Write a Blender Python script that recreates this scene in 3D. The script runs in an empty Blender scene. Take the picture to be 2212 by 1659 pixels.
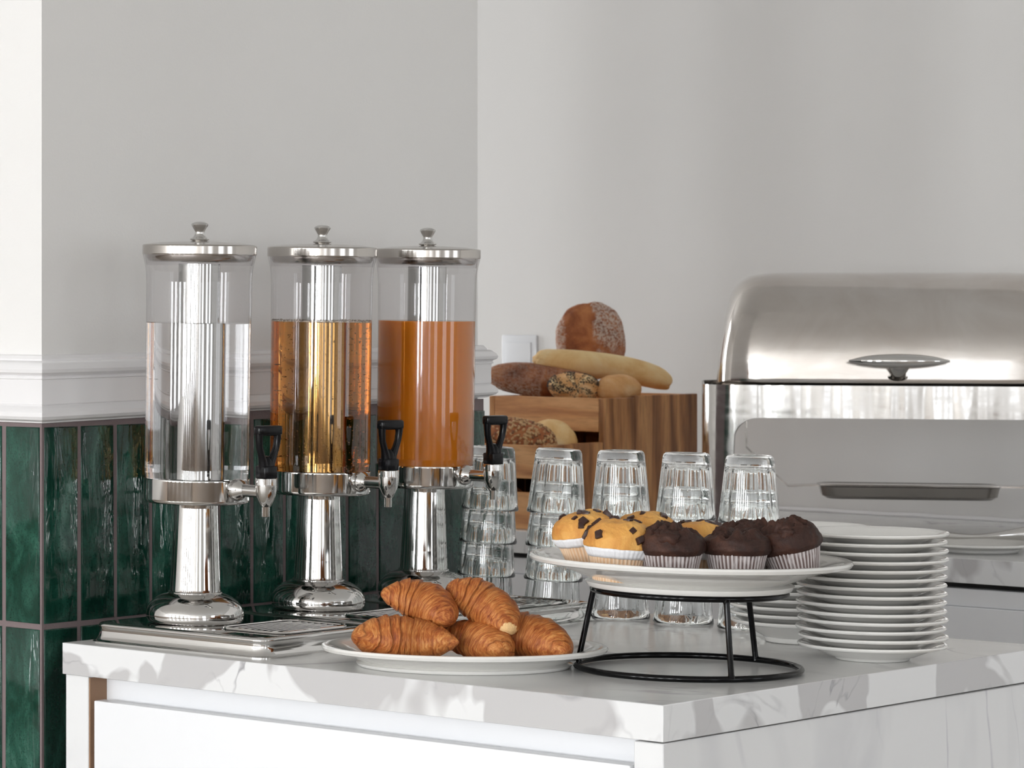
import bpy, bmesh, math, random
from math import sin, cos, pi, radians, sqrt, floor, exp
from mathutils import Vector, Matrix, noise
random.seed(7)
sc = bpy.context.scene
col = sc.collection
ZC = 0.90                      # worktop height above the floor

# ------------------------------------------------------------------ camera, world, light, exposure
CAMX, CAMY, CAMZ = 1.9469, -2.9722, ZC + 0.431
cd = bpy.data.cameras.new('camera'); cam = bpy.data.objects.new('camera', cd); col.objects.link(cam)
cam.location = (CAMX, CAMY, CAMZ); cam.rotation_euler = (pi/2, 0, math.atan2(0.72328, 0.69056))
cd.sensor_width = 36; cd.lens = 7017.5/2212*36
cd.shift_x = 1306/2212; cd.shift_y = -(829.5-650)/2212
cd.clip_start = 0.05; cd.clip_end = 60
cd.dof.use_dof = True; cd.dof.focus_distance = 3.95; cd.dof.aperture_fstop = 22
sc.camera = cam
w = bpy.data.worlds.new('world'); sc.world = w; w.use_nodes = True
w.node_tree.nodes['Background'].inputs[0].default_value = (.75, .86, 1, 1)
w.node_tree.nodes['Background'].inputs[1].default_value = 1.0
vs = sc.view_settings
vs.view_transform = 'Standard'; vs.look = 'None'; vs.gamma = 1; vs.exposure = -0.15; vs.use_curve_mapping = False
cy = sc.cycles
cy.max_bounces = 18; cy.diffuse_bounces = 4; cy.glossy_bounces = 8; cy.transmission_bounces = 16
cy.transparent_max_bounces = 16; cy.sample_clamp_indirect = 8; cy.use_denoising = True
cy.caustics_reflective = True; cy.caustics_refractive = True; cy.blur_glossy = 0.5

# room extents
RX0, RX1, RY0, RY1, RH = -4.8, 4.8, -9.0, 2.95, 3.1
def area(name, loc, rot, sx, sy, power, colour):
    l = bpy.data.lights.new(name, 'AREA'); l.shape = 'RECTANGLE'; l.size = sx; l.size_y = sy
    l.energy = power; l.color = colour
    o = bpy.data.objects.new(name, l); col.objects.link(o); o.location = loc; o.rotation_euler = rot
    return o
# windows of the room, partly added as fill light: (wall, centre along the wall, width, sill z, head z)
WIN_F = [(-4.0, .8), (-2.4, .8), (-0.8, .8), (0.8, .8), (2.4, .8), (4.0, .8)]  # row carried on to the right as added fill for the back wall
WIN_R = [(-5.2, 1.0), (-2.8, 1.0), (-0.4, 1.0), (1.6, 1.0)]
WZ0, WZ1 = 0.75, 2.70
WIN_L_ADDED = [(2.0, 0.9)]  # unseen window added to brighten the back wall
for c, ww in WIN_F:
    area('daylight', (c, RY0-.16, (WZ0+WZ1)/2), (pi/2, 0, 0), ww, WZ1-WZ0, 140, (.95, .975, 1))
for c, ww in WIN_R:
    area('daylight', (RX1+.16, c, (WZ0+WZ1)/2), (pi/2, 0, pi/2), ww, WZ1-WZ0, 18, (.97, .985, 1))

for c, ww in WIN_L_ADDED:
    area('daylight', (RX0-.16, c, (WZ0+WZ1)/2), (pi/2, 0, -pi/2), ww, WZ1-WZ0, 44, (.97, .985, 1))  # lamp of the added left window, lifts the back wall

# ------------------------------------------------------------------ node helpers
def mat(name):
    m = bpy.data.materials.new(name); m.use_nodes = True
    nt = m.node_tree; b = nt.nodes['Principled BSDF']
    return m, nt, b
def nd(nt, t, **kw):
    n = nt.nodes.new(t)
    for k, v in kw.items():
        if k.startswith('_'): setattr(n, k[1:], v)
        else:
            key = k.replace('__', ' ')
            n.inputs[key].default_value = v
    return n
def ramp(nt, fac, stops, interp='LINEAR'):
    r = nt.nodes.new('ShaderNodeValToRGB'); cr = r.color_ramp; cr.interpolation = interp
    while len(cr.elements) < len(stops): cr.elements.new(.5)
    for e, (p, c) in zip(cr.elements, stops):
        e.position = p; e.color = (c[0], c[1], c[2], 1) if hasattr(c, '__len__') else (c, c, c, 1)
    nt.links.new(fac, r.inputs[0]); return r.outputs[0]
def mixc(nt, f, a, b, mode='MIX'):
    m = nt.nodes.new('ShaderNodeMix'); m.data_type = 'RGBA'; m.blend_type = mode
    for i, v in ((0, f), (6, a), (7, b)):
        if isinstance(v, bpy.types.NodeSocket): nt.links.new(v, m.inputs[i])
        elif i == 0: m.inputs[0].default_value = v
        else: m.inputs[i].default_value = (v[0], v[1], v[2], 1)
    return m.outputs[2]
def coord(nt, scale=(1, 1, 1), kind='Object', rnd=False, rot=(0, 0, 0)):
    t = nt.nodes.new('ShaderNodeTexCoord'); out = t.outputs[kind]
    if rnd:
        oi = nt.nodes.new('ShaderNodeObjectInfo'); mm = nd(nt, 'ShaderNodeVectorMath', _operation='MULTIPLY')
        nt.links.new(oi.outputs['Random'], mm.inputs[0]); mm.inputs[1].default_value = (37, 51, 23)
        ad = nd(nt, 'ShaderNodeVectorMath', _operation='ADD'); nt.links.new(out, ad.inputs[0]); nt.links.new(mm.outputs[0], ad.inputs[1]); out = ad.outputs[0]
    mp = nt.nodes.new('ShaderNodeMapping'); mp.inputs['Scale'].default_value = scale; mp.inputs['Rotation'].default_value = rot
    nt.links.new(out, mp.inputs[0]); return mp.outputs[0]
def tex(nt, vec, scale, detail=3, rough=.5, dist=0, kind='ShaderNodeTexNoise'):
    n = nt.nodes.new(kind); n.inputs['Scale'].default_value = scale
    if kind == 'ShaderNodeTexNoise':
        n.inputs['Detail'].default_value = detail; n.inputs['Roughness'].default_value = rough; n.inputs['Distortion'].default_value = dist
    nt.links.new(vec, n.inputs['Vector']); return n.outputs[0]
def bump(nt, b, h, dist, strength=1.0, prev=None):
    n = nt.nodes.new('ShaderNodeBump'); n.inputs['Distance'].default_value = dist; n.inputs['Strength'].default_value = strength
    nt.links.new(h, n.inputs['Height'])
    if prev: nt.links.new(prev, n.inputs['Normal'])
    nt.links.new(n.outputs[0], b.inputs['Normal']); return n.outputs[0]
def link(nt, a, b): nt.links.new(a, b)
def attr(nt, name):
    a = nt.nodes.new('ShaderNodeAttribute'); a.attribute_name = name; return a.outputs['Fac']
def mth(nt, op, a, b=0.0, clamp=False):
    n = nt.nodes.new('ShaderNodeMath'); n.operation = op; n.use_clamp = clamp
    for i, v in enumerate((a, b)):
        if isinstance(v, bpy.types.NodeSocket): nt.links.new(v, n.inputs[i])
        else: n.inputs[i].default_value = v
    return n.outputs[0]
def simple(name, c, rough=.5, metal=0, spec=.5, coat=0):
    m, nt, b = mat(name); b.inputs['Base Color'].default_value = (*c, 1); b.inputs['Roughness'].default_value = rough
    b.inputs['Metallic'].default_value = metal; b.inputs['Specular IOR Level'].default_value = spec
    b.inputs['Coat Weight'].default_value = coat; b.inputs['Coat Roughness'].default_value = .05
    return m

# ------------------------------------------------------------------ materials
def paint(name, c, bs=.0003):
    m, nt, b = mat(name); v = coord(nt)
    n = tex(nt, v, 2.2, 2); cc = ramp(nt, n, [(.3, [x*.975 for x in c]), (.7, c)]); link(nt, cc, b.inputs['Base Color'])
    b.inputs['Roughness'].default_value = .55; b.inputs['Specular IOR Level'].default_value = .25
    bump(nt, b, tex(nt, v, 260, 4, .6), bs); return m
M_wall = paint('wall_paint', (.80, .785, .765))
M_ceil = paint('ceiling_paint', (.86, .86, .85))
M_trim = simple('trim_gloss_paint', (.80, .785, .785), .28)
M_grout = paint('grout', (.20, .155, .155), .0006)
def m_tile():
    m, nt, b = mat('green_glazed_tile')
    v = coord(nt, (1, 1, .45), rnd=True)
    n1 = tex(nt, v, 24, 6, .65, .6); n2 = tex(nt, coord(nt, rnd=True), 380, 3, .6)
    c = ramp(nt, n1, [(.30, (.003, .018, .012)), (.47, (.006, .040, .026)), (.60, (.018, .078, .054)), (.74, (.065, .165, .125))])
    c2 = mixc(nt, ramp(nt, n2, [(.36, .7), (.46, 0)]), c, (.003, .022, .014))
    oi = nt.nodes.new('ShaderNodeObjectInfo'); hv = nd(nt, 'ShaderNodeHueSaturation')
    link(nt, mth(nt, 'ADD', mth(nt, 'MULTIPLY', oi.outputs['Random'], .5), .75), hv.inputs['Value']); link(nt, c2, hv.inputs['Color'])
    link(nt, hv.outputs[0], b.inputs['Base Color'])
    b.inputs['Roughness'].default_value = .05; b.inputs['Specular IOR Level'].default_value = .42
    vb = coord(nt, (1, 1, .2), rnd=True)
    h1 = tex(nt, vb, 62, 2, .5, 1.2); h2 = tex(nt, coord(nt, (1, 1, .5), rnd=True), 14, 2, .4)
    nn = bump(nt, b, h1, .0016, .75); bump(nt, b, h2, .004, .6, nn)
    return m
M_tile = m_tile()
def chrome(name, c=(.64, .63, .615), r=.05, brushed=0):
    m, nt, b = mat(name); b.inputs['Base Color'].default_value = (*c, 1); b.inputs['Metallic'].default_value = 1
    b.inputs['Roughness'].default_value = r
    v = coord(nt)
    if brushed:
        n = tex(nt, coord(nt, (1, 1, .03)), 500, 2, .5); link(nt, ramp(nt, n, [(.3, r), (.7, r+brushed)]), b.inputs['Roughness'])
    else:
        n = tex(nt, v, 30, 3, .6); link(nt, ramp(nt, n, [(.4, r), (.75, r+.04)]), b.inputs['Roughness'])
    return m
M_chrome = chrome('polished_chrome')
M_steel = chrome('brushed_steel', (.50, .47, .44), .10, .10)
M_tube = chrome('steel_ice_tube', (.52, .52, .51), .035, .03)
def m_dish():
    m, nt, b = mat('worn_stainless_steel'); b.inputs['Metallic'].default_value = 1
    v = coord(nt); n = tex(nt, v, 7, 4, .6, .8)
    link(nt, ramp(nt, n, [(.3, (.56, .515, .475)), (.7, (.68, .65, .62))]), b.inputs['Base Color'])
    n2 = tex(nt, coord(nt, (.15, 1, 1)), 60, 4, .6); link(nt, ramp(nt, n2, [(.35, .09), (.7, .20)]), b.inputs['Roughness'])
    bump(nt, b, tex(nt, coord(nt, (.4, .4, 1)), 9, 2), .0025, .35)
    return m
M_dish = m_dish()
def m_rail():
    m, nt, b = mat('streaky_stainless_rail'); b.inputs['Metallic'].default_value = 1; b.inputs['Base Color'].default_value = (.66, .645, .625, 1)
    n2 = tex(nt, coord(nt, (.15, 1, 1)), 60, 4, .6); link(nt, ramp(nt, n2, [(.35, .10), (.7, .22)]), b.inputs['Roughness'])
    bump(nt, b, tex(nt, coord(nt, (1, 1, .12)), 7, 3, .6), .020, .5)
    return m
M_rail = m_rail()
M_black = simple('black_plastic', (.003, .003, .004), .22, 0, .25)
M_powder = simple('black_enamel_wire', (.002, .002, .0024), .12, 0, .22)
M_dark = simple('dark_gap', (.01, .009, .008), .6)
def m_china():
    m, nt, b = mat('white_glazed_china'); b.inputs['Base Color'].default_value = (.80, .785, .75, 1)
    b.inputs['Roughness'].default_value = .07; b.inputs['Subsurface Weight'].default_value = .0
    b.inputs['Coat Weight'].default_value = .3; b.inputs['Coat Roughness'].default_value = .03
    return m
M_china = m_china()
def m_glass(name, ior, c=(1, 1, 1), rough=0):
    m, nt, b = mat(name); b.inputs['Base Color'].default_value = (*c, 1); b.inputs['Transmission Weight'].default_value = 1
    b.inputs['IOR'].default_value = ior; b.inputs['Roughness'].default_value = rough
    return m, nt, b
M_glass = m_glass('tumbler_glass', 1.5, (.975, .99, .985))[0]
def m_thin():
    m = bpy.data.materials.new('clear_acrylic_wall'); m.use_nodes = True; nt = m.node_tree; nt.nodes.clear()
    o = nt.nodes.new('ShaderNodeOutputMaterial'); t = nt.nodes.new('ShaderNodeBsdfTransparent'); g = nt.nodes.new('ShaderNodeBsdfGlossy')
    t.inputs[0].default_value = (.955, .95, .955, 1); g.inputs['Roughness'].default_value = .02
    geo = nt.nodes.new('ShaderNodeNewGeometry')
    ior = mth(nt, 'SUBTRACT', 1.5, mth(nt, 'MULTIPLY', geo.outputs['Backfacing'], 1.5-1/1.5))
    f = nt.nodes.new('ShaderNodeFresnel'); link(nt, ior, f.inputs['IOR'])
    mx = nt.nodes.new('ShaderNodeMixShader'); link(nt, mth(nt, 'MULTIPLY', f.outputs[0], .9, True), mx.inputs[0])
    link(nt, t.outputs[0], mx.inputs[1]); link(nt, g.outputs[0], mx.inputs[2]); link(nt, mx.outputs[0], o.inputs[0]); return m
M_thin = m_thin()
M_water = m_glass('still_water', 1.33, (.985, .985, .98))[0]
def m_amber():
    m, nt, b = m_glass('amber_sparkling_juice', 1.333, (1, .93, .72))
    va = nt.nodes.new('ShaderNodeVolumeAbsorption'); va.inputs['Color'].default_value = (.84, .56, .07, 1); va.inputs['Density'].default_value = 23
    link(nt, va.outputs[0], nt.nodes['Material Output'].inputs['Volume'])
    return m
M_amber = m_amber()
def m_orange():
    m, nt, b = mat('cloudy_orange_juice')
    n = tex(nt, coord(nt, (1, 1, .1)), 30, 3, .5, .3)
    link(nt, ramp(nt, n, [(.3, (.50, .140, .006)), (.7, (.62, .200, .014))]), b.inputs['Base Color'])
    b.inputs['Roughness'].default_value = .12; b.inputs['Subsurface Weight'].default_value = .35; b.inputs['Subsurface Radius'].default_value = (1, .5, .15)
    b.inputs['Subsurface Scale'].default_value = .03; return m
M_orange = m_orange()
M_bubble = m_glass('air_bubble', .78)[0]
M_foam = m_glass('foam_bubble', 1.15, (1, .96, .9))[0]
def m_marble(name, cloud=(.60, .60, .61), veinw=.018, scale=3.0, cloudpos=(.50, .56), base=(.80, .80, .80), vein=(.38, .37, .39), stretch=(1, 1, 1), rough=.16):
    m, nt, b = mat(name); v = coord(nt, stretch)
    n0 = tex(nt, v, scale*1.3, 4, .55, 1.1)
    d = mth(nt, 'ABSOLUTE', mth(nt, 'SUBTRACT', n0, .52))
    line = ramp(nt, d, [(0, 1), (veinw, 0)])
    msk = ramp(nt, tex(nt, v, scale*1.1+1, 3), [(.48, 0), (.66, 1)])
    fine = ramp(nt, tex(nt, v, scale*5, 5, .65, .6), [(.35, .25), (.6, 1)])
    vein_f = mth(nt, 'MULTIPLY', mth(nt, 'MULTIPLY', line, msk), fine)
    c0 = mixc(nt, ramp(nt, tex(nt, v, scale*2.2, 3, .45, .9), [(cloudpos[0], 0), (cloudpos[1], 1)]), base, cloud)
    c1 = mixc(nt, mth(nt, 'MULTIPLY', vein_f, .85), c0, vein)
    link(nt, c1, b.inputs['Base Color']); b.inputs['Roughness'].default_value = rough; return m
M_mtop = m_marble('marble_laminate_top', cloud=(.70, .695, .685), scale=2.9, cloudpos=(.45, .7), rough=.2, base=(.78, .775, .76), vein=(.30, .28, .30), veinw=.022)
M_medge = m_marble('marble_laminate_edge', cloud=(.56, .55, .55), scale=3.4, cloudpos=(.50, .535), veinw=.016, vein=(.25, .24, .26))
M_mside = m_marble('marble_laminate_panel', cloud=(.70, .70, .71), scale=3.0, cloudpos=(.5, .7), stretch=(1, 1, .45), vein=(.42, .41, .46), rough=.3)
M_white = simple('white_matt_cabinet', (.86, .865, .88), .3)
M_mdf = paint('bare_mdf', (.33, .20, .125))
def m_wood(name, axis, dark=(.22, .085, .030), mid=(.42, .19, .075), light=(.60, .31, .14), ws=1.6):
    m, nt, b = mat(name)
    sca = {'x': (.9, 8, 8), 'y': (8, .9, 8), 'z': (8, 8, .8)}[axis]
    v = coord(nt, sca, rnd=True)
    n = tex(nt, v, 3.2, 4, .55, 1.3); n2 = tex(nt, v, 26, 3, .6)
    w_ = nt.nodes.new('ShaderNodeTexWave'); w_.inputs['Scale'].default_value = ws; w_.inputs['Distortion'].default_value = 12; w_.inputs['Detail'].default_value = 3
    w_.bands_direction = 'DIAGONAL'; link(nt, v, w_.inputs['Vector'])
    f = mth(nt, 'ADD', mth(nt, 'MULTIPLY', n, .68), mth(nt, 'MULTIPLY', w_.outputs[1], .32))
    c = ramp(nt, f, [(.25, dark), (.48, mid), (.75, light)])
    c = mixc(nt, mth(nt, 'MULTIPLY', ramp(nt, n2, [(.35, 1), (.55, 0)]), .35), c, dark)
    link(nt, c, b.inputs['Base Color']); b.inputs['Roughness'].default_value = .42
    bump(nt, b, n2, .0004); return m
M_woodx = m_wood('oiled_wood_grain_across', 'x', (.42, .165, .055), (.70, .34, .135), (.84, .47, .21))
M_woodz = m_wood('oiled_wood_grain_upright', 'z', (.17, .060, .018), (.50, .215, .072), (.70, .36, .14), ws=1.15)
M_socket = simple('white_socket_plastic', (.80, .81, .83), .2)
M_floor = m_wood('light_oak_floor', 'x', (.28, .24, .20), (.38, .34, .29), (.46, .42, .37))
def m_bread(name, dark, mid, light, flour=(.75, .68, .60), bs=.0022, scale=26, rough=.55):
    """crust coloured by noise, by a per-vertex 'score' attribute (opened crumb, paler tips and tops) and by 'flour'"""
    m, nt, b = mat(name); v = coord(nt)
    n = tex(nt, v, scale, 6, .62, .5)
    c = ramp(nt, n, [(.3, dark), (.5, mid), (.70, light)])
    c = mixc(nt, attr(nt, 'score'), c, [min(1, x*1.25) for x in light])
    fl = mth(nt, 'MULTIPLY', attr(nt, 'flour'), ramp(nt, tex(nt, v, 190, 5, .75), [(.42, 0), (.56, 1)]))
    c = mixc(nt, fl, c, flour); link(nt, c, b.inputs['Base Color']); b.inputs['Roughness'].default_value = rough
    b.inputs['Specular IOR Level'].default_value = .35
    bump(nt, b, tex(nt, v, 150, 5, .65), bs, .6); return m
M_croi = m_bread('croissant_crust', (.33, .085, .018), (.56, .20, .050), (.78, .38, .12), bs=.0020, scale=22, rough=.42)
M_sour = m_bread('sourdough_crust', (.17, .045, .016), (.38, .12, .040), (.58, .23, .08), flour=(.70, .60, .52))
M_rye = m_bread('dark_rye_crust', (.13, .040, .018), (.33, .11, .042), (.50, .21, .085), flour=(.66, .56, .48))
M_bag = m_bread('pale_baguette_crust', (.74, .38, .11), (.90, .60, .27), (.95, .76, .46), bs=.0006, scale=9)
M_roll = m_bread('golden_roll_crust', (.62, .27, .085), (.80, .44, .18), (.90, .62, .34), bs=.001, scale=14)
M_vanilla = m_bread('vanilla_muffin_crumb', (.52, .19, .035), (.74, .36, .085), (.86, .50, .15), bs=.0034, scale=20)
M_choc = m_bread('chocolate_muffin_crumb', (.016, .006, .004), (.042, .015, .009), (.080, .030, .017), bs=.0028, scale=34, rough=.6)
M_chunk = simple('chocolate_chunk', (.040, .014, .009), .35)
M_oat = simple('oat_flakes', (.62, .38, .18), .6)
M_seedd = simple('brown_seeds', (.22, .10, .045), .6)
M_poppy = simple('poppy_seeds', (.02, .018, .022), .5)
def m_paper(name, base, stripe):
    m, nt, b = mat(name)
    f = mth(nt, 'MULTIPLY', attr(nt, 'pleat'), ramp(nt, tex(nt, coord(nt, (1, 1, .3)), 120, 3, .6), [(.3, .35), (.52, 1)]))
    link(nt, mixc(nt, f, base, stripe), b.inputs['Base Color']); b.inputs['Roughness'].default_value = .7; return m
M_paperv = m_paper('waxed_paper_case', (.80, .62, .45), (.66, .40, .22))
M_paperc = m_paper('chocolate_stained_paper_case', (.66, .61, .60), (.07, .022, .013))
M_paperw = simple('white_paper_collar', (.84, .84, .86), .7)

# ------------------------------------------------------------------ mesh helpers
def finish(me, sharp=40):
    for p in me.polygons: p.use_smooth = True
    if sharp: me.set_sharp_from_angle(angle=radians(sharp))
def ob(name, me, m=None, parent=None, sharp=40, loc=None, rot=None):
    if isinstance(me, bmesh.types.BMesh):
        b = me; me = bpy.data.meshes.new(name); b.to_mesh(me); b.free(); finish(me, sharp)
    if m and not me.materials: me.materials.append(m)
    o = bpy.data.objects.new(name, me); col.objects.link(o)
    if parent is not None: o.parent = parent
    if loc is not None: o.location = loc
    if rot is not None: o.rotation_euler = rot
    return o
def thing(name, label, cat, loc=(0, 0, 0), rot=(0, 0, 0), group=None):
    o = bpy.data.objects.new(name, None); col.objects.link(o); o.empty_display_size = .05
    o.location = loc; o.rotation_euler = rot; tag(o, label, cat, group); return o
def tag(o, label, cat, group=None):
    o['label'] = label; o['category'] = cat
    if group: o['group'] = group
    return o
def struct(o): o['kind'] = 'structure'; return o
def copy_tree(o, parent=None):
    c = o.copy(); col.objects.link(c); c.parent = parent
    for ch in [x for x in o.children]: copy_tree(ch, c)
    return c
def box(bm, x0, x1, y0, y1, z0, z1, bev=0, seg=1):
    r = bmesh.ops.create_cube(bm, size=1)
    vv = r['verts']
    for v in vv: v.co = Vector(((x0+x1)/2+v.co.x*(x1-x0), (y0+y1)/2+v.co.y*(y1-y0), (z0+z1)/2+v.co.z*(z1-z0)))
    if bev:
        ed = list({e for v in vv for e in v.link_edges})
        bmesh.ops.bevel(bm, geom=ed, offset=bev, segments=seg, affect='EDGES', profile=.5)
    return bm
def bx(*a, **k): return box(bmesh.new(), *a, **k)
def lathe(prof, n=64, bm=None, closed=False, rfn=None, M=None):
    """surface of revolution; prof = [(r, z)...]; rfn(r, z, ang, i) may change the radius"""
    if rfn is None and not closed:
        q = [prof[0]]
        for (r0, z0), (r1, z1) in zip(prof, prof[1:]):
            l = math.hypot(r1-r0, z1-z0)
            if l > .008:
                e = .0008/l
                for t in (e, 1-e): q.append((r0+(r1-r0)*t, z0+(z1-z0)*t))
            q.append((r1, z1))
        prof = q
    bm = bm or bmesh.new(); rings = []
    for i, (r, z) in enumerate(prof):
        if r < 1e-6: rings.append([bm.verts.new((0, 0, z))])
        else:
            ring = []
            for k in range(n):
                a = 2*pi*k/n; rr = rfn(r, z, a, i) if rfn else r
                ring.append(bm.verts.new((rr*cos(a), rr*sin(a), z)))
            rings.append(ring)
    m = len(rings)
    for i in range(m if closed else m-1):
        A, B = rings[i], rings[(i+1) % m]
        for k in range(n):
            k2 = (k+1) % n
            if len(A) == 1 and len(B) == 1: continue
            if len(A) == 1: f = (A[0], B[k2], B[k])
            elif len(B) == 1: f = (A[k], A[k2], B[0])
            else: f = (A[k], A[k2], B[k2], B[k])
            bm.faces.new(f)
    if M: bmesh.ops.transform(bm, matrix=M, verts=[v for r in rings for v in r])
    return bm
def tube(bm, pts, r, n=10, closed=False, cap=True, rs=None, flat=1.0):
    pts = [Vector(p) for p in pts]; m = len(pts); rings = []; up = None
    for i, p in enumerate(pts):
        a = pts[(i-1) % m] if (closed or i > 0) else p; c = pts[(i+1) % m] if (closed or i < m-1) else p
        t = (c-a).normalized()
        if up is None:
            up = Vector((0, 0, 1)) if abs(t.z) < .9 else Vector((1, 0, 0))
        s = t.cross(up).normalized(); up = s.cross(t).normalized()
        rr = rs[i] if rs else r
        rings.append([bm.verts.new(p+s*cos(2*pi*k/n)*rr+up*sin(2*pi*k/n)*rr*flat) for k in range(n)])
    for i in range(m if closed else m-1):
        A, B = rings[i], rings[(i+1) % m]
        for k in range(n): bm.faces.new((A[k], A[(k+1) % n], B[(k+1) % n], B[k]))
    if cap and not closed:
        bm.faces.new(list(reversed(rings[0]))); bm.faces.new(rings[-1])
    return bm
def fixn(bm): bmesh.ops.recalc_face_normals(bm, faces=bm.faces); return bm
def grid(fn, nu, nv, cu=False, cv=True, attrs=()):
    """mesh from fn(u,v)->(co, {attr: value})"""
    vs_, fs, av = [], [], {a: [] for a in attrs}
    for i in range(nu):
        for j in range(nv):
            co, d = fn(i/(nu if cu else nu-1), j/(nv if cv else nv-1)); vs_.append(co)
            for a in attrs: av[a].append(d.get(a, 0.0))
    for i in range(nu if cu else nu-1):
        for j in range(nv if cv else nv-1):
            a, b, c, d = i*nv+j, ((i+1) % nu)*nv+j, ((i+1) % nu)*nv+(j+1) % nv, i*nv+(j+1) % nv
            fs.append((a, d, c, b))
    me = bpy.data.meshes.new('g'); me.from_pydata([tuple(v) for v in vs_], [], fs)
    for a in attrs:
        at = me.attributes.new(a, 'FLOAT', 'POINT'); at.data.foreach_set('value', av[a])
    b = bmesh.new(); b.from_mesh(me); bmesh.ops.remove_doubles(b, verts=b.verts, dist=1e-6); bmesh.ops.recalc_face_normals(b, faces=b.faces); b.to_mesh(me); b.free()
    me.update(); return me
def fbm(p, o=4): return noise.fractal(Vector(p), 1.0, 2.0, o)

A = math.atan2(.72328, .69056)                    # direction of the picture's horizontal in plan
R2 = Vector((cos(A), sin(A), 0)); D2 = Vector((-sin(A), cos(A), 0))
def place(base, a, b, z): return (base[0]+a*R2.x+b*D2.x, base[1]+a*R2.y+b*D2.y, ZC+z)

# ================================================================== THE ROOM
fl = struct(ob('floor', bx(RX0, RX1, RY0, RY1, -.1, 0), M_floor))
ce = struct(ob('ceiling', bx(RX0, RX1, RY0, RY1, RH, RH+.1), M_ceil))
struct(ob('wall_back', bx(RX0-.2, RX1+.2, RY1, RY1+.15, 0, RH), M_wall))
def holed(name, horiz, w0, w1, d0, d1, wins):
    bm = bmesh.new()
    def B(a, b, z0, z1):
        if horiz: box(bm, a, b, d0, d1, z0, z1)
        else: box(bm, d0, d1, a, b, z0, z1)
    B(w0, w1, 0, WZ0); B(w0, w1, WZ1, RH); p = w0
    for c, ww in wins: B(p, c-ww/2, WZ0, WZ1); p = c+ww/2
    B(p, w1, WZ0, WZ1); struct(ob(name, bm, M_wall))
holed('wall_front', True, RX0, RX1, RY0-.15, RY0, WIN_F)
holed('wall_right', False, RY0-.2, RY1, RX1, RX1+.15, WIN_R)
holed('wall_left', False, RY0-.2, RY1, RX0-.15, RX0, WIN_L_ADDED)
k = 0
for horiz, wins, xw in ((True, WIN_F, 0), (False, WIN_R, RX1+.04), (False, WIN_L_ADDED, RX0-.09)):
    for c, ww in wins:
        k += 1; bm = bmesh.new(); t = .05
        for a0, a1, z0, z1 in ((c-ww/2, c-ww/2+t, WZ0, WZ1), (c+ww/2-t, c+ww/2, WZ0, WZ1), (c-ww/2, c+ww/2, WZ0, WZ0+t), (c-ww/2, c+ww/2, WZ1-t, WZ1),
                               (c-.02, c+.02, WZ0, WZ1), (c-ww/2, c+ww/2, 1.93, 1.97)):
            if horiz: box(bm, a0, a1, RY0-.09, RY0-.04, z0, z1)
            else: box(bm, xw, xw+.05, a0, a1, z0, z1)
        struct(ob('window_%d' % k, bm, M_trim))  # the last frame belongs to the added left window

wb = bmesh.new(); box(wb, RX0, RX1, RY0, RY0+.012, .02, .74); box(wb, RX1-.012, RX1, RY0, 2.0, .02, .74); box(wb, RX0, RX0+.012, RY0, 0, .02, .74)
struct(ob('added_trim', wb, simple('added_brown_wainscot', (.20, .155, .12), .35)))  # unseen wainscot added so the polished metal reflects something dark
# ---- pier on the left: painted wall above, glazed tiles below, moulded rail between
XW, YN, YF = -.930, .0115, .953                    # tile faces: side, near, far
pier = struct(ob('wall_pier', bx(-2.2, XW-.008, YN+.008, YF-.008, 0, RH), M_wall))
gt = ZC+.2745
gb = bx(-2.2, XW-.0018, YN+.0018, YF-.0018, 0, gt+.012)
ob('grout_bed', gb, M_grout, pier)
PT = .0686; G = .0072
rows = [(-.900, -.763), (-.756, -.5045), (-.4975, -.2475), (-.2405, .0112), (.0184, .2695)]
def tile_mesh(w_, h_):
    b = bx(-w_/2, w_/2, -.005, .005, -h_/2, h_/2)
    ed = [e for e in b.edges if all(v.co.y < 0 for v in e.verts)]
    bmesh.ops.bevel(b, geom=ed, offset=.0017, segments=2, affect='EDGES', profile=.5)
    me = bpy.data.meshes.new('tile'); b.to_mesh(me); b.free(); finish(me, 50); me.materials.append(M_tile); return me
tcache = {}
def tile(c, w_, z0, z1, rz, cx=None):
    key = (round(w_, 4), round(z1-z0, 4))
    if key not in tcache: tcache[key] = tile_mesh(*key)
    o = ob('tile', tcache[key], None, pier, loc=(c[0], c[1], ZC+(z0+z1)/2))
    o.rotation_euler = (random.uniform(-.004, .004), random.uniform(-.003, .003), rz+random.uniform(-.012, .012))
for z0, z1 in rows:
    y = YN+.0058
    while y < YF-.006:
        y1 = min(y+PT-G, YF-.001); tile((XW-.005, (y+y1)/2), y1-y, z0, z1, pi/2); y = y1+G
    x = XW-.0052
    for i in range(5):
        tile((x-.0302, YN+.005), .0604, z0, z1, 0); x -= .0604+G
    x = XW-.0052
    for i in range(5):
        tile((x-.0302, YF-.005), .0604, z0, z1, pi); x -= .0604+G
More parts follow.
